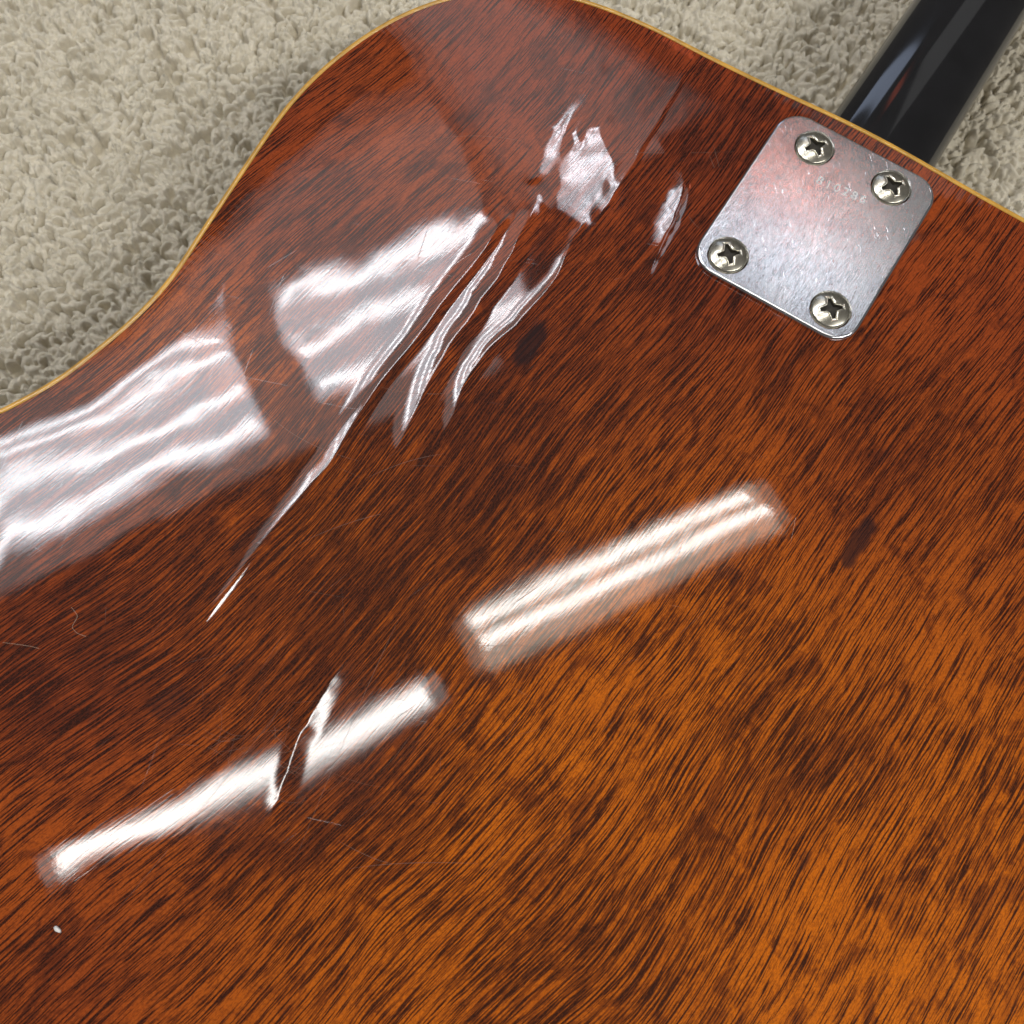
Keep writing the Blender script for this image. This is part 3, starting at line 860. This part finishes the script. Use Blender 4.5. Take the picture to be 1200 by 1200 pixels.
# ------------------------------------------------------------------ scratches in the lacquer
def surf(px, py, up=.00003):
    x, y = px2w(px, py)
    h = height(np.atleast_1d(x).astype(float), np.atleast_1d(y).astype(float))
    return np.stack([np.atleast_1d(x), np.atleast_1d(y), h + up], -1)
def ribbon(bm, pts, wd):
    P = np.array(pts, float)
    n = max(6, int(np.linalg.norm(P[-1] - P[0]) / 7))
    t = np.linspace(0, 1, n); tt = np.linspace(0, 1, len(P))
    if len(P) == 3:
        B = np.outer((1 - t) ** 2, P[0]) + np.outer(2 * t * (1 - t), P[1]) + np.outer(t ** 2, P[2])
    else:
        B = np.stack([np.interp(t, tt, P[:, 0]), np.interp(t, tt, P[:, 1])], -1)
    S = surf(B[:, 0], B[:, 1])
    T = np.gradient(S[:, :2], axis=0); T /= np.linalg.norm(T, axis=1, keepdims=True) + 1e-12
    Nn = np.stack([-T[:, 1], T[:, 0]], -1)
    W = wd * (np.sin(np.pi * np.clip(t, .02, .98)) ** .5) / 2
    a = [bm.verts.new((*(S[i, :2] + Nn[i] * W[i]), S[i, 2])) for i in range(n)]
    b = [bm.verts.new((*(S[i, :2] - Nn[i] * W[i]), S[i, 2])) for i in range(n)]
    for i in range(n - 1): bm.faces.new((a[i], b[i], b[i + 1], a[i + 1]))
bm = bmesh.new()
SCR = [((500, 166), (560, 150), (640, 172)), ((640, 172), (700, 182), (860, 178)), ((836, 170), (840, 185), (847, 212)), ((830, 178), (836, 195), (841, 205)),
       ((345, 640), (420, 600), (520, 590)), ((440, 452), (500, 470), (560, 455)), ((560, 455), (590, 452), (615, 447)), ((130, 1075), (230, 960), (340, 815)),
       ((145, 1080), (215, 990), (240, 950)), ((60, 905), (150, 902), (240, 912)), ((345, 1010), (430, 800), (470, 720)), ((410, 1018), (470, 1008), (560, 1012)),
       ((300, 470), (340, 520), (420, 540)), ((210, 330), (250, 345), (290, 350)), ((240, 295), (270, 300), (292, 312)), ((160, 610), (210, 600), (290, 580)),
       ((60, 630), (120, 620), (180, 600)), ((555, 715), (575, 722), (590, 724)), ((560, 740), (600, 722), (640, 700)), ((540, 757), (600, 756), (645, 757)),
       ((805, 250), (812, 262), (820, 268)), ((700, 335), (715, 328), (730, 325)), ((396, 985), (440, 1010), (460, 1012)), ((430, 560), (480, 536), (520, 532))]
for s in SCR: ribbon(bm, s, .00010)
for k in range(75):                      # rubbed patch round the lower crease
    x = random.gauss(300, 60); y = random.gauss(890, 32)
    ang = math.radians(random.gauss(20, 45)); L = random.uniform(14, 70)
    e = (x + math.cos(ang) * L, y - math.sin(ang) * L)
    m = ((x + e[0]) / 2 + random.uniform(-14, 14), (y + e[1]) / 2 + random.uniform(-14, 14))
    ribbon(bm, ((x, y), m, e), random.uniform(.00003, .00007))
for k in range(70):                     # fine random hairlines, most of them on the left
    x = random.triangular(-20, 900, 200); y = random.triangular(150, 1190, 760)
    if x > 640 and random.random() < .6: continue
    ang = math.radians(random.choice((35, 50, 10, -10, 60, 90)) + random.gauss(0, 14)); L = random.uniform(12, 60)
    dx, dy = math.cos(ang) * L, -math.sin(ang) * L
    m = (x + dx / 2 + random.uniform(-3, 3), y + dy / 2 + random.uniform(-3, 3))
    e = (x + dx, y + dy)
    wx, wy = px2w(np.array([x, e[0]]), np.array([y, e[1]]))
    if not inside_poly(wx, wy, OUT).all() or dist_outline(wx, wy).min() < .008: continue
    if 790 < x < 1120 and y < 420: continue
    ribbon(bm, ((x, y), m, e), random.uniform(.00003, .00006))
me = bpy.data.meshes.new('scratches'); bm.to_mesh(me); bm.free()
o = put(link('scratches', me, M_SCRATCH, gt)); tag(o, kind='stuff')

# ------------------------------------------------------------------ lint and stray hairs lying on the back
def tube_mesh(name, P, r, n=6):
    P = np.array(P); T = np.gradient(P, axis=0); T /= np.linalg.norm(T, axis=1, keepdims=True)
    up = np.array([0, 0, 1.0]); co = []
    for p, t in zip(P, T):
        s = np.cross(t, up); s /= np.linalg.norm(s) + 1e-12; q = np.cross(s, t)
        for k in range(n):
            a = 2 * math.pi * k / n; co.append(p + r * (math.cos(a) * s + math.sin(a) * q))
    m = len(P); idx = np.arange(m * n).reshape(m, n); nx = np.roll(idx, -1, 1)
    return quad_mesh(name, co, np.stack([idx[:-1], nx[:-1], nx[1:], idx[1:]], -1).reshape(-1, 4))
def hair(pts, label, r=.00004):
    P = np.array(pts, float); t = np.linspace(0, 1, 40); tt = np.linspace(0, 1, len(P))
    bx = np.interp(t, tt, P[:, 0]); by = np.interp(t, tt, P[:, 1])
    for _ in range(6):
        bx[1:-1] = (bx[:-2] + bx[1:-1] * 2 + bx[2:]) / 4; by[1:-1] = (by[:-2] + by[1:-1] * 2 + by[2:]) / 4
    S = surf(bx, by, r * 1.2); org = S[0].copy()
    o = link('hair', tube_mesh('hair', S - org, r), M_HAIR); o.location = org
    tag(o, label, 'hair', 'stray hairs on the guitar back')
hair([(84, 712), (92, 722), (84, 735), (90, 742), (101, 746)], 'short curly pale hair on the dark wood below the large left reflection')
hair([(3, 753), (20, 755), (34, 757), (46, 760)], 'short nearly straight pale hair close to the left edge of the photo')
hair([(62, 1002), (55, 1022), (66, 1038), (75, 1050), (60, 1052)], 'curled pale hair at the lower left end of the long light reflection')
bm = bmesh.new(); bmesh.ops.create_icosphere(bm, subdivisions=2, radius=.0009)
for v in bm.verts:
    v.co = Vector((v.co.x * 1.5, v.co.y * .7, v.co.z * .5)) * (1 + random.uniform(-.2, .2))
me = bpy.data.meshes.new('lint'); bm.to_mesh(me); bm.free()
o = link('lint', me, M_LINT); s = surf(68, 1089, .0003)[0]; o.location = s; o.rotation_euler = (0, 0, -.6)
tag(o, 'tiny white fleck of lint near the lower left corner', 'lint')
